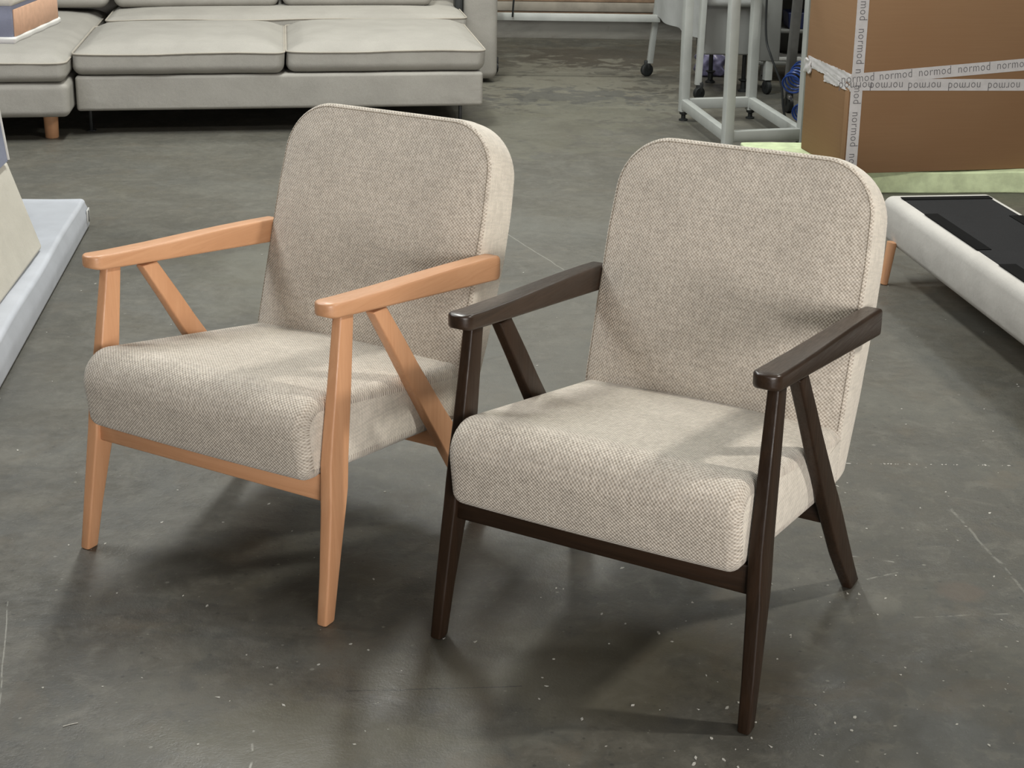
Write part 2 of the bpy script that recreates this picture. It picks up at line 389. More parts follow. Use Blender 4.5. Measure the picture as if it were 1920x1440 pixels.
# ---------------------------------------------------------------- setting
def slab(name, x0, x1, y0, y1, z0, z1, m):
    v = [(x, y, z) for x in (x0, x1) for y in (y0, y1) for z in (z0, z1)]
    o = link(name, v, [(0, 1, 3, 2), (4, 6, 7, 5), (0, 4, 5, 1), (2, 3, 7, 6), (0, 2, 6, 4), (1, 5, 7, 3)], m, smooth=False)
    return tag(o, kind='structure')
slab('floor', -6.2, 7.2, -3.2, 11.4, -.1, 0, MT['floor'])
slab('wall_back', -6.2, 7.2, 11.2, 11.4, 0, 4.6, MT['wall'])
slab('wall_left', -6.2, -6.0, -3.0, 11.2, 0, 4.6, MT['wall'])
slab('wall_right', 7.0, 7.2, -3.0, 11.2, 0, 4.6, MT['wall'])
slab('wall_front', -6.2, 7.2, -3.2, -3.0, 0, 4.6, MT['wall'])
slab('ceiling', -6.2, 7.2, -3.2, 11.4, 4.6, 4.7, MT['ceiling'])
t3 = link('trim_3', *box(-5.9, 6.9, 11.12, 11.2, .205, .270, .004), MT['pale_board']); tag(t3, kind='structure')
t1 = link('trim_1', *box(-5.9, 6.9, 11.13, 11.2, .170, .203, .004), MT['ledge_wood']); tag(t1, kind='structure')
t2 = link('trim_2', *box(-5.9, 6.9, 11.15, 11.2, .272, .33, .004), MT['ledge_wood']); tag(t2, kind='structure')

# ---------------------------------------------------------------- armchair
def lerp(a, b, t): return a+(b-a)*t
def interp(tab, z):
    for (z0, *a), (z1, *b) in zip(tab, tab[1:]):
        if z <= z1 or (z1, *b) == tab[-1]:
            t = (z-z0)/(z1-z0); return [lerp(p, q, t) for p, q in zip(a, b)]
SW = .297
def fillet(poly, seg=8):
    """poly: (y,z,r) closed; returns points with arc fillets"""
    out = []; n = len(poly)
    for i in range(n):
        p = Vector(poly[i][:2]); a = Vector(poly[i-1][:2]); b = Vector(poly[(i+1) % n][:2]); r = poly[i][2]
        d1 = (a-p).normalized(); d2 = (b-p).normalized(); ang = d1.angle(d2); t = r/math.tan(ang/2)
        c = p+(d1+d2).normalized()*(r/math.sin(ang/2)); s = p+d1*t; e = p+d2*t
        a0 = math.atan2(s.y-c.y, s.x-c.x); a1 = math.atan2(e.y-c.y, e.x-c.x); da = (a1-a0+PI) % (2*PI)-PI
        out += [Vector((c.x+r*math.cos(a0+da*k/seg), c.y+r*math.sin(a0+da*k/seg))) for k in range(seg+1)]
    return out
def seat_mesh():
    base = fillet([(-.012, .303, .030), (-.040, .484, .062), (.60, .366, .020), (.575, .236, .015)])
    # densify long runs
    pr = []
    for i, q in enumerate(base):
        nx = base[(i+1) % len(base)]; L = (nx-q).length; m = max(1, int(L/.03))
        for k in range(m): pr.append(q.lerp(nx, k/m))
    n = len(pr); nrm = []
    cen = sum(pr, Vector((0, 0)))/n
    for i in range(n):
        d = pr[(i+1) % n]-pr[i-1]; q = Vector((d.y, -d.x)).normalized()
        if q.dot(pr[i]-cen) < 0: q = -q
        nrm.append(q)
    s = [0]
    for i in range(n): s.append(s[-1]+(pr[(i+1) % n]-pr[i]).length)
    r = .026; cols = []
    for k in range(7):
        a = PI/2*k/6; cols.append((-(SW-r)-r*math.cos(a), r*(1-math.sin(a))))
    m = 14
    for k in range(1, m): cols.append((-(SW-r)+2*(SW-r)*k/m, 0))
    cols += [(-x, o) for x, o in cols[:7]][::-1]
    v = []; f = []; uv = []; mi = []
    for x, off in cols:
        u = x/SW
        for i in range(n):
            p = pr[i]-nrm[i]*off
            up_ = max(0, nrm[i].y); fr = max(0, -nrm[i].x)
            p = p+Vector((-fr*.010*(1-u*u)*1.0, up_*.014*(1-abs(u)**2.6)))
            v.append((x, p.x, p.y))
    C = len(cols)
    for c in range(C-1):
        for i in range(n):
            j = (i+1) % n
            f.append((c*n+i, c*n+j, (c+1)*n+j, (c+1)*n+i))
            uv.append([(cols[c][0], s[i]), (cols[c][0], s[i+1]), (cols[c+1][0], s[i+1]), (cols[c+1][0], s[i])]); mi.append(0)
    for c0, sgn in ((0, -1), (C-1, 1)):                    # side caps: shrinking rings, very slightly puffed
        prev = c0*n; x0 = cols[c0][0]
        ring0 = [Vector((v[prev+i][1], v[prev+i][2])) for i in range(n)]
        for lv in range(1, 6):
            sc = 1-lv/5.5; k = len(v)
            for i in range(n):
                q = cen+(ring0[i]-cen)*sc; v.append((x0+sgn*.004*(1-sc*sc), q.x, q.y))
            for i in range(n):
                j = (i+1) % n; g = (prev+i, prev+j, k+j, k+i)
                f.append(g); uv.append([(v[a][1], v[a][2]) for a in g]); mi.append(1)
            prev = k
        g = tuple(prev+i for i in range(n)); f.append(g); uv.append([(v[a][1], v[a][2]) for a in g]); mi.append(1)
    return v, f, uv, mi
def back_hw(z):
    return interp([(.24, .294), (.40, .297), (.70, .298), (.90, .288)], z)[0]
ZB, ZT, RT, RB = .245, .905, .115, .02
def back_rows():
    rows = []
    for k in range(5):
        a = PI/2*k/4; rows.append((ZB+RB*(1-math.cos(a)), RB*(1-math.sin(a))))
    m = 20; z0, z1 = ZB+RB, ZT-RT
    for k in range(1, m): rows.append((lerp(z0, z1, k/m), 0))
    for k in range(0, 13):
        a = PI/2*k/12; rows.append((z1+RT*math.sin(a), RT*(1-math.cos(a))))
    return rows
def y_seam(z): return .577+.305*(z-.37)
def y_rear(z): return interp([(.24, .628), (.41, .705), (.58, .768), (.78, .818), (.905, .842)], z)[0]
def sdf(x, z):
    hw = back_hw(z); qx = abs(x)-(hw-RT); zc = (ZB+ZT)/2; 
    qz = (z-(ZT-RT)) if z > zc else -1
    if qz > 0 and qx > 0: return RT-math.hypot(qx, qz)
    return min(hw-abs(x), ZT-z) if z > zc else hw-abs(x)
def front_y(x, z):
    d = max(0, sdf(x, z)); u1 = min(1, d/.009); u2 = min(1, d/.15)
    b = interp([(.24, .036), (.45, .040), (.75, .024), (.905, .012)], z)[0]
    return y_seam(z)-.006*math.sqrt(1-(1-u1)**2)-b*(1-(1-u2)**2.0)
def back_mesh():
    rows = back_rows(); T = []
    for k in range(6): T.append(-1+.06*(k/6)**1.5)
    T += [-.94+1.88*k/16 for k in range(17)]; T += [-q for q in T[:6]][::-1]
    NC = len(T); v = []; f = []; uv = []; mi = []
    def grid(yf, hwoff=0):
        k = len(v)
        for z, off in rows:
            hw = back_hw(z)-off-hwoff
            for t in T:
                x = t*hw; y = yf(x, z); dy = max(0, y-y_seam(z)); v.append((x, y, z-dy*.30*max(0, min(1, (z-.45)/.35))))
        return k
    NR = len(rows)
    A = grid(front_y)
    for i in range(NR-1):
        for j in range(NC-1):
            g = (A+i*NC+j, A+i*NC+j+1, A+(i+1)*NC+j+1, A+(i+1)*NC+j); f.append(g); uv.append([(v[a][0], v[a][2]) for a in g]); mi.append(0)
    def ybk(x, z):
        d = max(0, sdf(x, z)); u = min(1, d/.012); return y_rear(z)-.010*(1-math.sqrt(1-(1-u)**2))+.004*min(1, d/.1)
    B = grid(ybk)
    for i in range(NR-1):
        for j in range(NC-1):
            g = (B+i*NC+j, B+(i+1)*NC+j, B+(i+1)*NC+j+1, B+i*NC+j+1); f.append(g); uv.append([(v[a][0], v[a][2]) for a in g]); mi.append(1)
    loop = [i*NC for i in range(NR)] + [(NR-1)*NC+j for j in range(1, NC)] + [i*NC+NC-1 for i in range(NR-2, -1, -1)] + [j for j in range(NC-2, 0, -1)]
    L = len(loop); arc = [0]
    for a in range(L): arc.append(arc[-1]+(Vector(v[A+loop[(a+1) % L]])-Vector(v[A+loop[a]])).length)
    prev = [A+q for q in loop]; lv = 6
    for s in range(1, lv+1):
        t = s/lv
        if s < lv:
            k = len(v); cur = []
            for q in loop:
                a, b = Vector(v[A+q]), Vector(v[B+q]); p = a.lerp(b, t); bul = .003*math.sin(PI*t)
                n = Vector((p.x, 0, (p.z-.6))).normalized() if p.z > ZT-RT else Vector((math.copysign(1, p.x), 0, 0))
                v.append(tuple(p+n*bul)); cur.append(len(v)-1)
        else: cur = [B+q for q in loop]
        for a in range(L):
            b = (a+1) % L; g = (prev[a], cur[a], cur[b], prev[b]); f.append(g)
            y0 = .14*(s-1)/lv; y1 = .14*s/lv; uv.append([(arc[a], y0), (arc[a], y1), (arc[a+1], y1), (arc[a+1], y0)]); mi.append(1)
        prev = cur
    return v, f, uv, mi
def stitch_path_back(ins=.0065):
    pts = []
    hw = lambda z: back_hw(z)-ins
    z = .37
    while z < ZT-RT: pts.append((hw(z), z)); z += .004
    for k in range(46):
        a = PI/2*k/45; zc = ZT-RT; pts.append((back_hw(zc+RT*math.sin(a)*.5)-RT+(RT-ins)*math.cos(a), zc+(RT-ins)*math.sin(a)))
    x = pts[-1][0]
    while x > 0: x -= .004; pts.append((x, ZT-ins))
    full = pts+[(-a, b) for a, b in pts[::-1]]
    return [Vector((a, front_y(a, b)-.0006, b)) for a, b in full]
def dashes(path, dash=.006, gap=.0016, r=.0010):
    mb = MB(); acc = 0; pts = [path[0]]; on = True
    d = 0
    out = []; cur = [path[0]]; tgt = dash
    for a, b in zip(path, path[1:]):
        L = (b-a).length; pos = 0
        while L-pos > tgt-d:
            pos += tgt-d; q = a.lerp(b, pos/L)
            if on: cur.append(q); out.append((cur[0], cur[-1]))
            else: cur = [q]
            on = not on; d = 0; tgt = dash if on else gap
        d += L-pos
    for a, b in out:
        if (b-a).length > .001: mb.add(*tube([a, b], r, 4))
    return mb
LEG_F = [(0, .314, .338, -.018, .015), (.10, .311, .337, -.003, .036), (.238, .3045, .3330, .0155, .071), (.27, .302, .331, .019, .080),
         (.335, .300, .328, .025, .088), (.400, .2995, .3265, .036, .096), (.455, .299, .325, .047, .104), (.642, .2985, .3215, .079, .123)]
def yrl(z): return interp([(0, .606, .657), (.12, .513, .585), (.20, .462, .538), (.26, .424, .500), (.307, .391, .462), (.45, .296, .354), (.60, .198, .247), (.62, .185, .233)], z)
def arm_mesh(sx):
    def zb(y): return .6395-.1350*(y-.05)
    th = [(.0, .0315), (.10, .033), (.22, .038), (.35, .0455), (.48, .0525), (.60, .0575), (.70, .060)]
    wi = [(.0, .281), (.15, .282), (.40, .289), (.70, .296)]
    Y0, Y1 = .030, .692; ro = .024; ys = []
    for k in range(7): a = PI/2*k/6; ys.append((Y0+ro*(1-math.cos(a)), 1-math.sin(a)))
    for k in range(1, 24): ys.append((lerp(Y0+ro, Y1-ro, k/24), 0))
    ys += [(Y1+Y0-y, e) for y, e in ys[:7]][::-1]
    rings = []
    for y, e in ys:
        x0, x1 = interp(wi, y)[0], .335; h = interp(th, y)[0]; z0 = zb(y); z1 = z0+h
        front = y < .2
        ix = e*ro*(.95 if front else .5); iz = e*ro*(.24 if front else .95)
        x0 += ix; x1 -= ix; z0 += iz; z1 -= iz
        rings.append([(sx*a, y, b) for a, b in rrect(x0, x1, z0, z1, .0065, 4)])
    return ring_loft(rings)
_seat = seat_mesh(); _back = back_mesh(); _st_back = dashes(stitch_path_back())
def seat_seam(sx):
    # follows the top edge of the side panel
    pts = [Vector((sx*(SW-.003), y, .484-.0095-(y+.04)*.1844-.008)) for y in [(.06+.01*k) for k in range(52)]]
    return pts
def armchair(label, loc, rz, w, wy, wx, group):
    t = thing('armchair', label, 'armchair', loc, rz)
    v, f, uv, mi = _seat
    s = link('seat', v, f, None, t, uv=uv, mats=[MT['weave_light'], MT['weave_side']], midx=mi, sharp=80)
    for sx in (-1, 1): dashes(seat_seam(sx), .005, .002, .0008).build('seam_stitching', MT['stitch'], s)
    v, f, uv, mi = _back
    b = link('backrest', v, f, None, t, uv=uv, mats=[MT['weave_light'], MT['weave_side']], midx=mi, sharp=80)
    _st_back.build('seam_stitching', MT['stitch'], b)
    for sx in (-1, 1):
        def mir(rows): return [(z, *( (a, c) if sx > 0 else (-c, -a) ), d, e) for z, a, c, d, e in rows]
        link('front_leg', *lofted(mir(LEG_F), r=.005, end=.004), w, t)
        rows = []
        for z in (0, .06, .12, .16, .20, .23, .26, .307, .37, .45, .52, .612):
            y0, y1 = yrl(z); k = min(1, max(0, (z)/.26)); xo = lerp(.0130, 0, k); hw = .0125
            rows.append((z, .311+xo-hw, .311+xo+hw, y0, y1))
        link('rear_leg', *lofted(mir(rows), r=.005, end=.004), w, t)
        link('armrest', *arm_mesh(sx), wy, t, sharp=60)
    link('front_rail', *lofted([(-.303, .030, .056, .2505, .309), (.303, .030, .056, .2505, .309)], axis=0, r=.004), wx, t)
    link('rear_rail', *lofted([(-.303, .462, .500, .208, .252), (.303, .462, .500, .208, .252)], axis=0, r=.004), wx, t)
    return t
armchair('armchair with light beech wooden frame and beige woven upholstery, behind the dark framed one', (-.6525, 2.9313, 0), math.radians(-29.486), MT['beech'], MT['beech_y'], MT['beech_x'], None)
armchair('armchair with dark brown stained wooden frame and beige woven upholstery, nearest the camera', (.1497, 2.5693, 0), math.radians(-28.884), MT['walnut'], MT['walnut_y'], MT['walnut_x'], None)

# ---------------------------------------------------------------- sofa
SY = math.radians(8.5)
sofa = thing('corner_sofa', 'long beige linen corner sofa with piped cushions and a pulled out front', 'sofa', (-2.19, 7.47, 0), SY)
def puff(hx, hy, hz, top=.03, front=.0):
    def f(x, y, z):
        u, w = min(1, abs(x)/hx), min(1, abs(y)/hy); k = (1-u**4)*(1-w**4)
        if z > 0: z = z+top*k*(z/hz)
        return x, y, z
    return f
def cushion(name, x0, x1, y0, y1, z0, z1, r=.035, top=.03, parent=sofa, inset=.0, pipe_z=None, m='sofa', bevel=0):
    hx, hy, hz = (x1-x0)/2, (y1-y0)/2, (z1-z0)/2; cx, cy, cz = (x0+x1)/2, (y0+y1)/2, (z0+z1)/2
    pz = hz-r if pipe_z is None else pipe_z-cz
    def f(x, y, z):
        u, w = min(1, abs(x)/hx), min(1, abs(y)/hy)
        k = (1-u**6)*(1-w**6)
        if z > pz and bevel:                              # the upper panel slopes in from the piping
            t = (z-pz)/(hz-pz); s = 1-bevel*t/hx; s2 = 1-bevel*t/hy; x, y = x*s, y*s2
        if z > 0: z = z+top*k*(z/hz)
        wob = .004*math.sin(x*9+y0*7)+.003*math.sin(x*23+1)
        return x+.002*math.sin(z*40), y+(wob if y < 0 else 0), z
    o = link(name, *moved(soft_box(hx, hy, hz, r, n=(14, 8, 4), f=f), (cx, cy, cz)), MT[m], parent, sharp=80)
    # piping around the upper seam
    pts = []
    rr = max(.02, r)
    for qx, qy, a0 in ((hx-rr, hy-rr, 0), (-(hx-rr), hy-rr, 90), (-(hx-rr), -(hy-rr), 180), (hx-rr, -(hy-rr), 270)):
        for k in range(5):
            a = math.radians(a0+90*k/4); pts.append((qx+rr*math.cos(a), qy+rr*math.sin(a)))
    dense = []
    for i, p in enumerate(pts):
        q = pts[(i+1) % len(pts)]; L = math.hypot(q[0]-p[0], q[1]-p[1]); m_ = max(1, int(L/.06))
        for k in range(m_):
            x, y = lerp(p[0], q[0], k/m_), lerp(p[1], q[1], k/m_)
            wob = .004*math.sin(x*9+y0*7)+.003*math.sin(x*23+1)
            dense.append((cx+x, cy+y+(wob if y < 0 else 0), cz+pz+.003*math.sin(x*7)))
    link('piping', *tube(dense, .0055, 6, True), MT['sofa_pipe'], o)
    return o
def block(name, x0, x1, y0, y1, z0, z1, r, parent=sofa, m='sofa', f=None, n=(8, 8, 4)):
    return link(name, *moved(soft_box((x1-x0)/2, (y1-y0)/2, (z1-z0)/2, r, n=n, f=f), ((x0+x1)/2, (y0+y1)/2, (z0+z1)/2)), MT[m], parent, sharp=80)
# pulled-out section
block('front_base', .012, 2.055, .02, 1.2, .128, .305, .018)
cushion('seat_cushion', .004, 1.045, 0, 1.02, .308, .446, .048, .03, pipe_z=.415, bevel=.05)
cushion('seat_cushion', 1.053, 2.068, .02, 1.04, .308, .446, .048, .03, pipe_z=.415, bevel=.05)
# fixed section behind
block('rear_base', .03, 2.12, 1.2, 2.1, .128, .32, .02)
cushion('seat_cushion', .06, 2.09, 1.05, 1.85, .325, .462, .03, .02, pipe_z=.445, bevel=.02)
# chaise on the left
block('chaise_base', -1.55, .0, -.14, 2.1, .128, .300, .035)
cushion('chaise_cushion', -1.55, -.004, -.15, 1.75, .303, .432, .04, .03, pipe_z=.40, bevel=.04)
# back cushions and arms
def lean(a):
    def f(x, y, z): return x, y+z*a, z
    return f
for x0, x1, z0 in ((.07, 1.02, .472), (1.035, 1.93, .474)):
    c = block('back_cushion', x0, x1, 1.42, 1.68, z0, z0+.42, .06, f=lean(.25), n=(12, 5, 8))
    pts = [(x, 1.455+.002*math.sin(x*31), z0+.035+.006*math.sin(x*6+1)) for x in [x0+.01+(x1-x0-.02)*k/30 for k in range(31)]]
    link('piping', *tube(pts, .006, 6), MT['sofa_pipe'], c)
block('back_cushion', -1.1, .05, 1.42, 1.68, .472, .88, .06, f=lean(.25), n=(12, 5, 8))
block('sofa_back', -1.55, 2.12, 1.72, 2.1, .32, .80, .06)
block('arm', 2.115, 2.325, 1.43, 2.35, .022, .66, .05)
link('arm_bracket', *box(2.065, 2.11, 1.44, 1.55, .30, .64, .004), MT['rubber'], sofa)
for x, y in ((-.115, .02), (-1.4, .02)):
    link('wooden_leg', *tube([(x, y, 0), (x, y, .004), (x, y, .125), (x, y, .132)], [.031, .033, .036, .036], 20), MT['beech'], sofa)
for x, y in ((.06, .17), (1.945, .10), (2.045, .92), (2.22, 1.6)):
    mb = MB(); mb.add(*box(x-.008, x+.008, y-.012, y+.012, .003, .13, .002)); mb.add(*box(x-.022, x+.022, y-.022, y+.022, 0, .006, .002))
    mb.build('metal_leg', MT['rubber'], sofa)

# ---------------------------------------------------------------- bench / black-bottomed upholstered base at right
by = math.radians(6.8)
bench = thing('upholstered_base', 'low white upholstered base with black cloth panel on top and wooden legs', 'furniture base', (1.318, 5.29, 0), by)
# local x to the right, local y towards the far side (negative = towards the camera)
LW, LL = .405, 2.2
def bf(x, y, z):
    if z < 0: x = x*(1-.10*(-z/.085)); 
    return x, y, z
link('padded_frame', *moved(soft_box(LW/2, LL/2, .088, .034, n=(6, 16, 3), f=bf), (LW/2, -LL/2, .210)), MT['white_fabric'], bench, sharp=80)
link('black_lining', *box(.046, LW-.040, -LL+.05, -.075, .294, .3005, .002), MT['black_fabric'], bench)
for x0, x1, y0, y1 in ((.044, LW-.037, -.105, -.066), (.040, .088, -.74, -.30), (.040, .095, -1.60, -.90), (LW-.082, LW-.034, -.86, -.34), (LW-.082, LW-.034, -1.7, -1.0)):
    link('felt_strip', *box(x0, x1, y0, y1, .300, .3035, .001), MT['black_strip'], bench)
for x, y in ((-.002, -.125), (LW-.06, -.115), (.062, -LL+.12), (LW-.06, -LL+.12)):
    link('leg', *tube([(x-.012, y, 0), (x-.0115, y, .003), (x+.006*(1 if x < .1 else 0), y, .155)], [.011, .014, .018], 18), MT['beech'], bench)

# ---------------------------------------------------------------- foam slab and cardboard box
fo = link('foam_slab', *moved(soft_box(.85, .31, .05, .008, n=(24, 10, 3), f=lambda x, y, z: (x+.004*math.sin(y*17), y+.004*math.sin(x*13)+.002*math.sin(x*41), z+(.003*math.sin(x*9+y*5)-.003 if z > 0 else 0))), (0, 0, .05)), MT['foam'], None, sharp=80)
fo.location = (1.1+.85, 6.85, 0); fo.rotation_euler = (0, 0, math.radians(3.5))
tag(fo, 'pale green foam slab lying on the floor under the cardboard box', 'foam')
BX = thing('cardboard_box', 'large brown cardboard box strapped with printed white tape, on green foam', 'box', (1.438, 6.456, .1), math.radians(10.5))
link('carton_body', *box(0, 1.30, .0, .53, .0005, 1.02, .004), MT['cardboard'], BX)
link('flap_edge', *box(-.0035, 0, .006, .05, .002, .40, .001), MT['cardboard'], BX)
link('flap', *box(-.004, .65, -.001, .53, 1.02, 1.026, .001), MT['cardboard'], BX)
def quad_strip(a, b, w, n, t=.0008):
    """thin tape from a to b (3D centre line), width dir = w vector, outward n"""
    a, b, w, n = Vector(a), Vector(b), Vector(w)/2, Vector(n)*t
    mb = MB(); ks = 24; rings = []
    for k in range(ks+1):
        c = a.lerp(b, k/ks); rings.append([c-w, c+w, c+w+n, c-w+n])
    mb.add(*ring_loft(rings)); return mb
def tape_text(parent, pos_list, rot, flip, body_w=.145, xh=.0235):
    cu = bpy.data.curves.new('printed_word', 'FONT'); cu.body = 'normod'; cu.size = .05; cu.resolution_u = 2; cu.extrude = 0; cu.space_character = 1.08; cu.offset = -.0004
    tmp = bpy.data.objects.new('printed_word', cu); COL.objects.link(tmp)
    dg = bpy.context.evaluated_depsgraph_get(); me = bpy.data.meshes.new_from_object(tmp.evaluated_get(dg)); bpy.data.objects.remove(tmp)
    xs = [q.co.x for q in me.vertices]; w = max(xs)-min(xs); x0 = min(xs)
    # x-height of the n
    ys = sorted(q.co.y for q in me.vertices if q.co.x < x0+w*.12); xhh = ys[-1]
    for q in me.vertices: q.co.x = (q.co.x-x0-w/2)*body_w/w; q.co.y = (q.co.y-xhh/2)*xh/xhh
    me.materials.clear(); me.materials.append(MT['print'])
    for Mx in pos_list:
        o = bpy.data.objects.new('printed_word', me); COL.objects.link(o); o.parent = parent; o.matrix_local = Mx
def fr(u, z, ang, off=.0022):
    """matrix for text on the front face (normal -y local): text x -> +u, y -> +z, rotated by ang"""
    Bm = Matrix(((1, 0, 0), (0, 0, -1), (0, 1, 0))).to_4x4()      # text xy plane -> box xz plane, normal -y
    return Matrix.Translation((u, -off, z)) @ Bm @ Matrix.Rotation(ang, 4, 'Z')
bz = -.1
tv = quad_strip((.027, 0, .0), (.027, 0, 1.02), (.053, 0, 0), (0, -1, 0)).build('vertical_tape', MT['tape'], BX, smooth=False)
tape_text(tv, [fr(.027, zc+bz, -PI/2, .0016) for zc in (.115, .297, .483, .655, .84, 1.02)], 0, 0, .148)
ang = math.atan2(.565-.513, .764)
tu = quad_strip((-.001, -.0010, .512+bz), (1.30, -.0010, .512+.068*1.30+bz), (-.052*math.sin(ang), 0, .052*math.cos(ang)), (0, -1, 0)).build('upper_tape', MT['tape'], BX, smooth=False)
tape_text(tu, [fr(u, .512+.068*u+bz+.001, ang) for u in (.028, .20, .378, .558, .738, .918, 1.098)], 0, 0, .146)
tl = quad_strip((-.001, -.0004, .492+bz), (1.30, -.0004, .492-.02*1.30+bz), (0, 0, .051), (0, -1, 0)).build('lower_tape', MT['tape'], BX, smooth=False)
tape_text(tl, [fr(u, .492-.02*u+bz-.001, PI, .0020) for u in (.02, .16, .335, .520, .705, .89, 1.075)], 0, 0, .148)
def crumpled(a, b, w0, w1, amp, seedv, name):
    rnd = random.Random(seedv); a, b = Vector(a), Vector(b); K = 30; rings = []
    for k in range(K+1):
        t = k/K; c = a.lerp(b, t); w = lerp(w0, w1, t)+.004*rnd.uniform(-1, 1); row = []
        for j in range(7):
            s = -1+2*j/6; row.append(c+Vector((-.0015-abs(amp*math.sin(j*2.1+k*.25)*(1-.2*rnd.random())), 0, s*w/2)))
        low = [Vector((-.0002, q.y, q.z)) for q in row[::-1]]
        rings.append(row+low)
    v, f = ring_loft(rings); return link(name, v, f, MT['tape'], BX, sharp=70)
crumpled((0, -.002, .512+bz), (0, .50, .512+bz+.002), .05, .05, .004, 1, 'wrapped_tape')
crumpled((0, -.002, .488+bz), (0, .30, .478+bz), .05, .045, .004, 2, 'wrapped_tape')
link('tape_knot', *moved(soft_box(.006, .035, .033, .005, n=(2, 6, 6), f=lambda x, y, z: (x+.004*math.sin(z*150+y*60), y, z+.004*math.sin(y*130))), (-.008, .49, .495+bz)), MT['tape'], BX, sharp=80)

# ---------------------------------------------------------------- white steel frame stand
def P3(*q): return Vector(q)
fr_ = thing('steel_frame_stand', 'white square tube steel frame stand with black feet beside the cardboard box', 'stand', (0.9, 8.18, 0), 0)
cor = {'l': (.917, 8.13), 'f': (1.038, 7.27), 'b': (1.290, 8.21), 'r': (1.412, 7.365)}
O9 = Vector((.9, 8.18, 0))
def sq_bar(a, b, w=.048, h=.048, name='bar', m='white_metal', parent=fr_, up=(0, 0, 1), org=O9):
    a, b = Vector(a)-org, Vector(b)-org; d = (b-a).normalized(); u = Vector(up) if abs(d.z) < .9 else Vector((.27, -.96, 0))
    s = d.cross(u).normalized(); u = s.cross(d); rings = []
    for c in (a, b): rings.append([c+s*x+u*y for x, y in rrect(-w/2, w/2, -h/2, h/2, .004, 2)])
    return link(name, *ring_loft(rings), MT[m], parent)
for k, (x, y) in cor.items():
    sq_bar((x, y, .05), (x, y, 1.25), name='post', w=.048 if k != 'r' else .03, h=.048)
    mb = MB(); mb.add(*tube([(x-.9, y-8.18, 0), (x-.9, y-8.18, .008), (x-.9, y-8.18, .012), (x-.9, y-8.18, .03), (x-.9, y-8.18, .036), (x-.9, y-8.18, .05)], [.024, .024, .012, .012, .022, .022], 14))
    mb.build('foot', MT['rubber'], fr_)
for a, b in (('l', 'f'), ('l', 'b'), ('b', 'r'), ('f', 'r')):
    A, B = Vector((*cor[a], .092)), Vector((*cor[b], .092)); sq_bar(A, B, name='lower_rail', w=.04, h=.055)
    A.z = B.z = 1.23; sq_bar(A, B, name='upper_rail', w=.04, h=.048)

# ---------------------------------------------------------------- white table on casters behind
tb = thing('work_table', 'white metal work table on black casters with cloth sides, behind the steel frame', 'table', (.86, 9.5, 0), 0)
OT = Vector((.86, 9.5, 0))
def caster(parent, x, y, r=.036, w=.026, top=.10, org=OT, ang=.4, m='rubber'):
    x, y = x-org.x, y-org.y; ax = Vector((math.cos(ang), math.sin(ang), 0))
    c = Vector((x, y, r)); rings = []
    prof = [(-w/2, r*.5), (-w/2, r*.9), (-w/2+.003, r), (w/2-.003, r), (w/2, r*.9), (w/2, r*.5)]
    side = Vector((-ax.y, ax.x, 0))
    for s, rr in prof: rings.append([c+ax*s+rr*(math.cos(2*PI*k/20)*side+math.sin(2*PI*k/20)*Vector((0, 0, 1))) for k in range(20)])
    o = link('caster', *ring_loft(rings), MT[m], parent)
    mb = MB(); mb.add(*box(x-.018, x+.022, y-.012, y+.016, r*1.15, top, .003)); mb.add(*tube([c-ax*(w/2+.003), c+ax*(w/2+.003)], .006, 8))
    mb.build('caster_fork', MT['rubber'], o)
def leg_bar(a, b, w=.034, name='leg', parent=tb, m='white_metal', org=OT): return sq_bar(a, b, w, w, name, m, parent, org=org)
leg_bar((.852, 9.56, .085), (.925, 9.5, .95)); caster(tb, .835, 9.56, r=.040, ang=-1.15)
leg_bar((1.066, 8.775, .085), (1.09, 8.80, .95)); caster(tb, 1.074, 8.772, ang=-1.0)
leg_bar((-.128, 9.60, .085), (-.125, 9.55, .95), w=.026); caster(tb, -.125, 9.61)
sq_bar((-.13, 9.5, .372), (.9, 9.5, .372), .03, .046, 'long_rail', 'white_metal', tb, org=OT)
# hanging cloth apron between the legs, sagging folds
def cloth(p, q, z0a, z0b, z1, org, name, m, parent, fold=.01, nf=5, thick=.006):
    p, q = Vector(p)-org, Vector(q)-org; d = (q-p); n = Vector((-d.y, d.x, 0)).normalized(); NU, NV = 24, 12; v = []; f = []
    for sgn in (1, -1):
        for i in range(NU+1):
            u = i/NU
            for j in range(NV+1):
                w = j/NV; zb_ = lerp(z0a, z0b, u)+.004*math.sin(u*PI*nf); z = lerp(zb_, z1, w)
                off = fold*math.sin(u*PI*nf+1)*(1-w)*1.2+sgn*thick/2
                c = p+d*u+n*off; v.append((c.x, c.y, z))
    N = (NU+1)*(NV+1)
    for i in range(NU):
        for j in range(NV):
            a = i*(NV+1)+j; f.append((a, a+1, a+NV+2, a+NV+1)); f.append((N+a, N+a+NV+1, N+a+NV+2, N+a+1))
    for i in range(NU):
        for j in (0, NV):
            a = i*(NV+1)+j; f.append((a, a+NV+1, N+a+NV+1, N+a))
    for i in (0, NU):
        for j in range(NV):
            a = i*(NV+1)+j; f.append((a, a+1, N+a+1, N+a))
    return link(name, v, f, MT[m], parent, sharp=60)
cloth((.868, 9.50, 0), (1.10, 8.79, 0), .385, .325, .95, OT, 'cloth_apron', 'white_cloth', tb)
sq_bar((-.13, 9.5, .94), (.93, 9.5, .94), .03, .04, 'upper_rail', 'white_metal', tb, org=OT)
sq_bar((.925, 9.5, .94), (1.09, 8.80, .94), .03, .04, 'upper_rail', 'white_metal', tb, org=OT)

link('hanging_cable', *tube(smooth_path([(-.85, -.045, .95), (-.86, -.04, .62), (-.872, -.03, .45), (-.876, -.025, .372)]), .006, 8), MT['rubber'], tb)

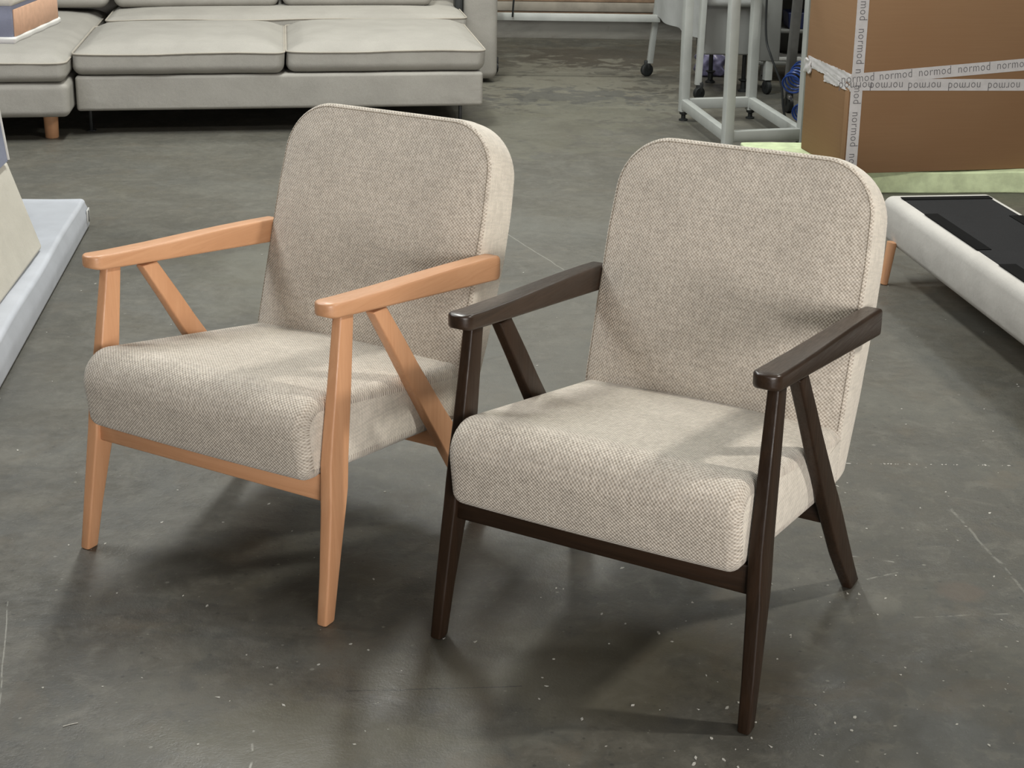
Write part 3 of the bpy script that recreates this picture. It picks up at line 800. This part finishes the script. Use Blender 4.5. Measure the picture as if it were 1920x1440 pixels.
# grey machine cabinet
OC = Vector((1.25, 8.95, 0))
cab = thing('machine_cabinet', 'grey sheet metal machine cabinet hanging above small black feet', 'cabinet', OC, 0)
link('body', *moved(soft_box(.147, .20, .36, .012, n=(4, 4, 6)), (.002, .15, .60)), MT['grey_metal'], cab, sharp=60)
link('hood', *moved(soft_box(.155, .08, .05, .035, n=(4, 3, 2)), (.0, -.03, .575)), MT['white_cloth'], cab, sharp=60)
link('side_panel', *box(.155, .31, .0, .30, .20, .95, .006), MT['grey_metal'], cab)
for x, y in ((-.04, .40), (.12, .10), (.28, .25)):
    mb = MB(); mb.add(*tube([(x, y, 0), (x, y, .01), (x, y, .02), (x, y, .06), (x, y, .07), (x, y, .075)], [.03, .03, .016, .016, .03, .03], 14))
    mb.add(*box(x-.012, x+.012, y-.012, y+.012, .07, .30, .003)); mb.build('foot', MT['rubber'], cab)
leg_bar((1.50, 8.98, .085), (1.50, 8.98, .3), .045, 'leg', cab, 'white_metal', OC); caster(cab, 1.50, 8.98, r=.04, org=OC)
# violet film bag on the floor
bag = link('plastic_bag', *moved(soft_box(.09, .07, .07, .04, n=(10, 8, 6), f=lambda x, y, z: (x+.012*math.sin(z*70+y*30), y+.01*math.sin(x*60), z*(1+.15*math.sin(x*50+y*40)) if z > 0 else z)), (1.24, 9.62, .07)), MT['violet'], sharp=80)
tag(bag, 'crumpled pale violet plastic bag on the floor under the grey cabinet', 'bag')

# trolley / shelf behind at right with papers, bins
OS = Vector((1.75, 9.6, 0))
sh = thing('shelf_rack', 'grey metal shelf rack behind the steel frame near the box', 'shelf', OS, 0)
for x in (-.20, .45):
    for y in (-.15, .28): link('upright', *box(x-.018, x+.018, y-.018, y+.018, 0, 1.1, .003), MT['dark_grey_metal'], sh)
link('back_panel', *box(-.22, .47, .30, .312, .06, 1.05, .003), MT['grey_metal'], sh)
for z in (.10, .30, .52, .80): link('shelf_board', *box(-.24, .49, -.17, .30, z, z+.022, .003), MT['grey_metal'], sh)
for nm, lab, x, y, z, sx, sy, sz, m, cat in (
        ('plastic_bin', 'dark navy plastic bin on the middle shelf of the rack', 1.79, 9.56, .322, .10, .10, .10, 'navy', 'bin'),
        ('paper_stack', 'white paper stack on the upper shelf of the rack', 1.72, 9.56, .542, .13, .10, .035, 'paper', 'paper'),
        ('paper_sheet', 'crumpled white paper on the lowest shelf of the rack', 1.70, 9.55, .122, .12, .09, .02, 'paper', 'paper')):
    def g(x_, y_, z_, k=sz): return x_*(1+.10*(z_/k)), y_, z_+(.006*math.sin(x_*60+y_*30) if cat == 'paper' and z_ > 0 else 0)
    o = link(nm, *moved(soft_box(sx, sy, sz/2, min(.008, sz/2.5), n=(5, 5, 3), f=g), (0, 0, sz/2+.001)), MT[m], sharp=70); o.location = (x, y, z); tag(o, lab, cat)

# dark grey post stand with caster
OP = Vector((1.515, 8.42, 0))
ps = thing('wheeled_post', 'dark grey metal post on a black caster wheel behind the steel frame', 'stand', OP, 0)
sq_bar((1.535, 8.46, .085), (1.575, 8.46, 1.1), .045, .045, 'post', 'dark_grey_metal', ps, org=OP)
caster(ps, 1.53, 8.40, r=.046, w=.03, top=.12, org=OP, ang=.2)
link('brake_lever', *box(.0, .02, -.10, -.04, .085, .105, .003), MT['steel'], ps)
# black power cord draped down
pc = link('power_cord', *tube(smooth_path([(1.335, 8.165, 1.2), (1.335, 8.16, .75), (1.338, 8.13, .47), (1.365, 8.09, .36), (1.42, 8.05, .22), (1.435, 8.03, .10), (1.45, 8.02, .045), (1.475, 8.0, .02), (1.49, 7.90, .008), (1.52, 7.85, .006)]), .006, 8), MT['rubber'])
tag(pc, 'black power cord hanging down inside the white steel frame', 'cable')
# blue coiled hoses
def coil(name, a, b, rad, turns, label):
    a, b = Vector(a), Vector(b); d = (b-a).normalized(); s = d.cross(Vector((0, .3, 1))).normalized(); u = s.cross(d); pts = []
    N = int(turns*18)
    for k in range(N+1):
        t = k/N; an = 2*PI*turns*t; pts.append(a.lerp(b, t)+rad*(math.cos(an)*s+math.sin(an)*u)*(1+.06*math.sin(t*9)))
    o = link(name, *tube(pts, .0055, 6), MT['blue_plastic']); return tag(o, label, 'hose')
coil('coiled_hose', (1.43, 7.80, .255), (1.52, 7.98, .305), .050, 5.5, 'bright blue coiled air hose hanging between frame and cardboard box')
coil('coiled_hose', (1.54, 8.10, .052), (1.62, 8.26, .052), .044, 5, 'dark blue coiled hose lying on the floor behind the frame')

# ---------------------------------------------------------------- left: slab, cushion block, blue-grey block, crate
OL = Vector((-1.665, 5.80, 0)); ry = math.radians(7.2)
ms = thing('mattress_slab', 'long white covered mattress slab lying on the floor at the left', 'mattress', OL, ry)
link('body', *moved(soft_box(.40, 1.15, .06, .018, n=(8, 20, 3), f=lambda x, y, z: (x-.012*(1 if x > 0 else 0)*(z > .03), y, z+(.004*math.sin(x*9+y*7) if z > 0 else 0))), (-.40, -1.15, .06)), MT['white_film'], ms, sharp=80)
link('zip_tab', *box(.0005, .004, -.085, -.028, .035, .085, .001), MT['paper'], ms)
link('zip_pull', *box(.004, .007, -.062, -.054, .035, .08, .001), MT['dark_grey_metal'], ms)
cb = thing('cushion_block', 'cream upholstered block standing on the white mattress slab at left', 'upholstered block', (-1.622, 5.05, .124), ry*.75)
def slant(x, y, z): return x-.10*(z+.16)/.32*(1 if x > 0 else 0)+.0, y, z
link('body', *moved(soft_box(.30, .60, .158, .016, n=(6, 14, 5), f=slant), (-.295, -.60, .158)), MT['cream_fabric'], cb, sharp=80)
link('seam_piping', *tube([(-.098, -1.18+.04*k, .314) for k in range(30)], .004, 6), MT['white_edge'], cb)
bb = thing('seat_shell', 'blue grey lined seat shell with white edging, stacked on the cream block', 'furniture part', (-1.72, 5.0, .4448), ry*.75)
prof = [(.022, 0), (-.006, .26), (-.03, .34), (-.14, .392), (-.60, .392), (-.60, 0)]
rings = [[(x, y, z) for x, z in prof] for y in (-1.15, -.002)]
link('body', *ring_loft(rings), MT['blue_grey'], bb, smooth=False)
link('white_edging', *tube([(.022, -.002, .003), (-.006, -.002, .26), (-.03, -.002, .34), (-.14, -.002, .392)], .006, 8), MT['white_edge'], bb)
link('wood_strip', *box(-.5, .012, -1.14, -.004, -.001, .006, .001), MT['ledge_wood'], bb)
cr = thing('padded_panel', 'thick upholstered panel with peach board side and blue grey end, at top left', 'furniture part', (-1.648, 5.0, .838), 0)
link('core', *box(-.72, .0, 0, .52, .018, .125, .006), MT['blue_grey'], cr)
link('peach_side', *box(.0, .004, .012, .50, .022, .110, .001), MT['peach'], cr)
link('cover', *moved(soft_box(.368, .265, .016, .013, n=(6, 6, 2)), (-.36, .26, .138)), MT['cream_fabric'], cr, sharp=80)
link('base_column', *box(-.80, -.30, .09, .51, -.714, -.001, .006), MT['blue_grey'], cr)
link('white_skirt', *moved(soft_box(.368, .268, .011, .008, n=(16, 16, 2), f=lambda x, y, z: (x+.0025*math.sin(y*40), y+.002*math.sin(x*50), z+.006*math.sin(x*30+y*37)*(z < 0)*0)), (-.36, .26, .011)), MT['white_edge'], cr, sharp=80)

# ---------------------------------------------------------------- floor litter: small pale chips and threads
mb = MB(); rnd = random.Random(3)
for k in range(420):
    y = 2.1+rnd.random()**1.5*3.4; x = rnd.uniform(-.36, .40)*y
    if k % 3 == 0: x = rnd.uniform(.12, .42)*min(y, 3.2); y = min(y, 3.6)
    s = rnd.uniform(.0008, .0030); a = rnd.uniform(0, PI); n = rnd.choice((3, 4, 5)); el = rnd.uniform(1, 2.4)
    ring = []
    for j in range(n):
        t = 2*PI*j/n+rnd.uniform(-.3, .3); px, py = s*el*math.cos(t), s*math.sin(t)
        ring.append((x+px*math.cos(a)-py*math.sin(a), y+px*math.sin(a)+py*math.cos(a)))
    mb.add(*ring_loft([[(*q, .0002) for q in ring], [(*q, .0002+s*.5) for q in ring]]))
d = mb.build('floor_litter', MT['dust'], smooth=False); tag(d, 'tiny pale dust chips scattered over the concrete floor', 'debris', kind='stuff')
def thread(pts, lab):
    o = link('thread', *tube(smooth_path([(x, y, .0015) for x, y in pts], 5), .0009, 5), MT['dust']); tag(o, lab, 'thread')
thread([(-.797, 2.392), (-.785, 2.399), (-.773, 2.404)], 'straight pale thread on the floor at lower left')
thread([(.535, 2.98), (.55, 2.972), (.57, 2.955), (.558, 2.966), (.545, 2.985)], 'curled pale thread on the floor between the dark legs')
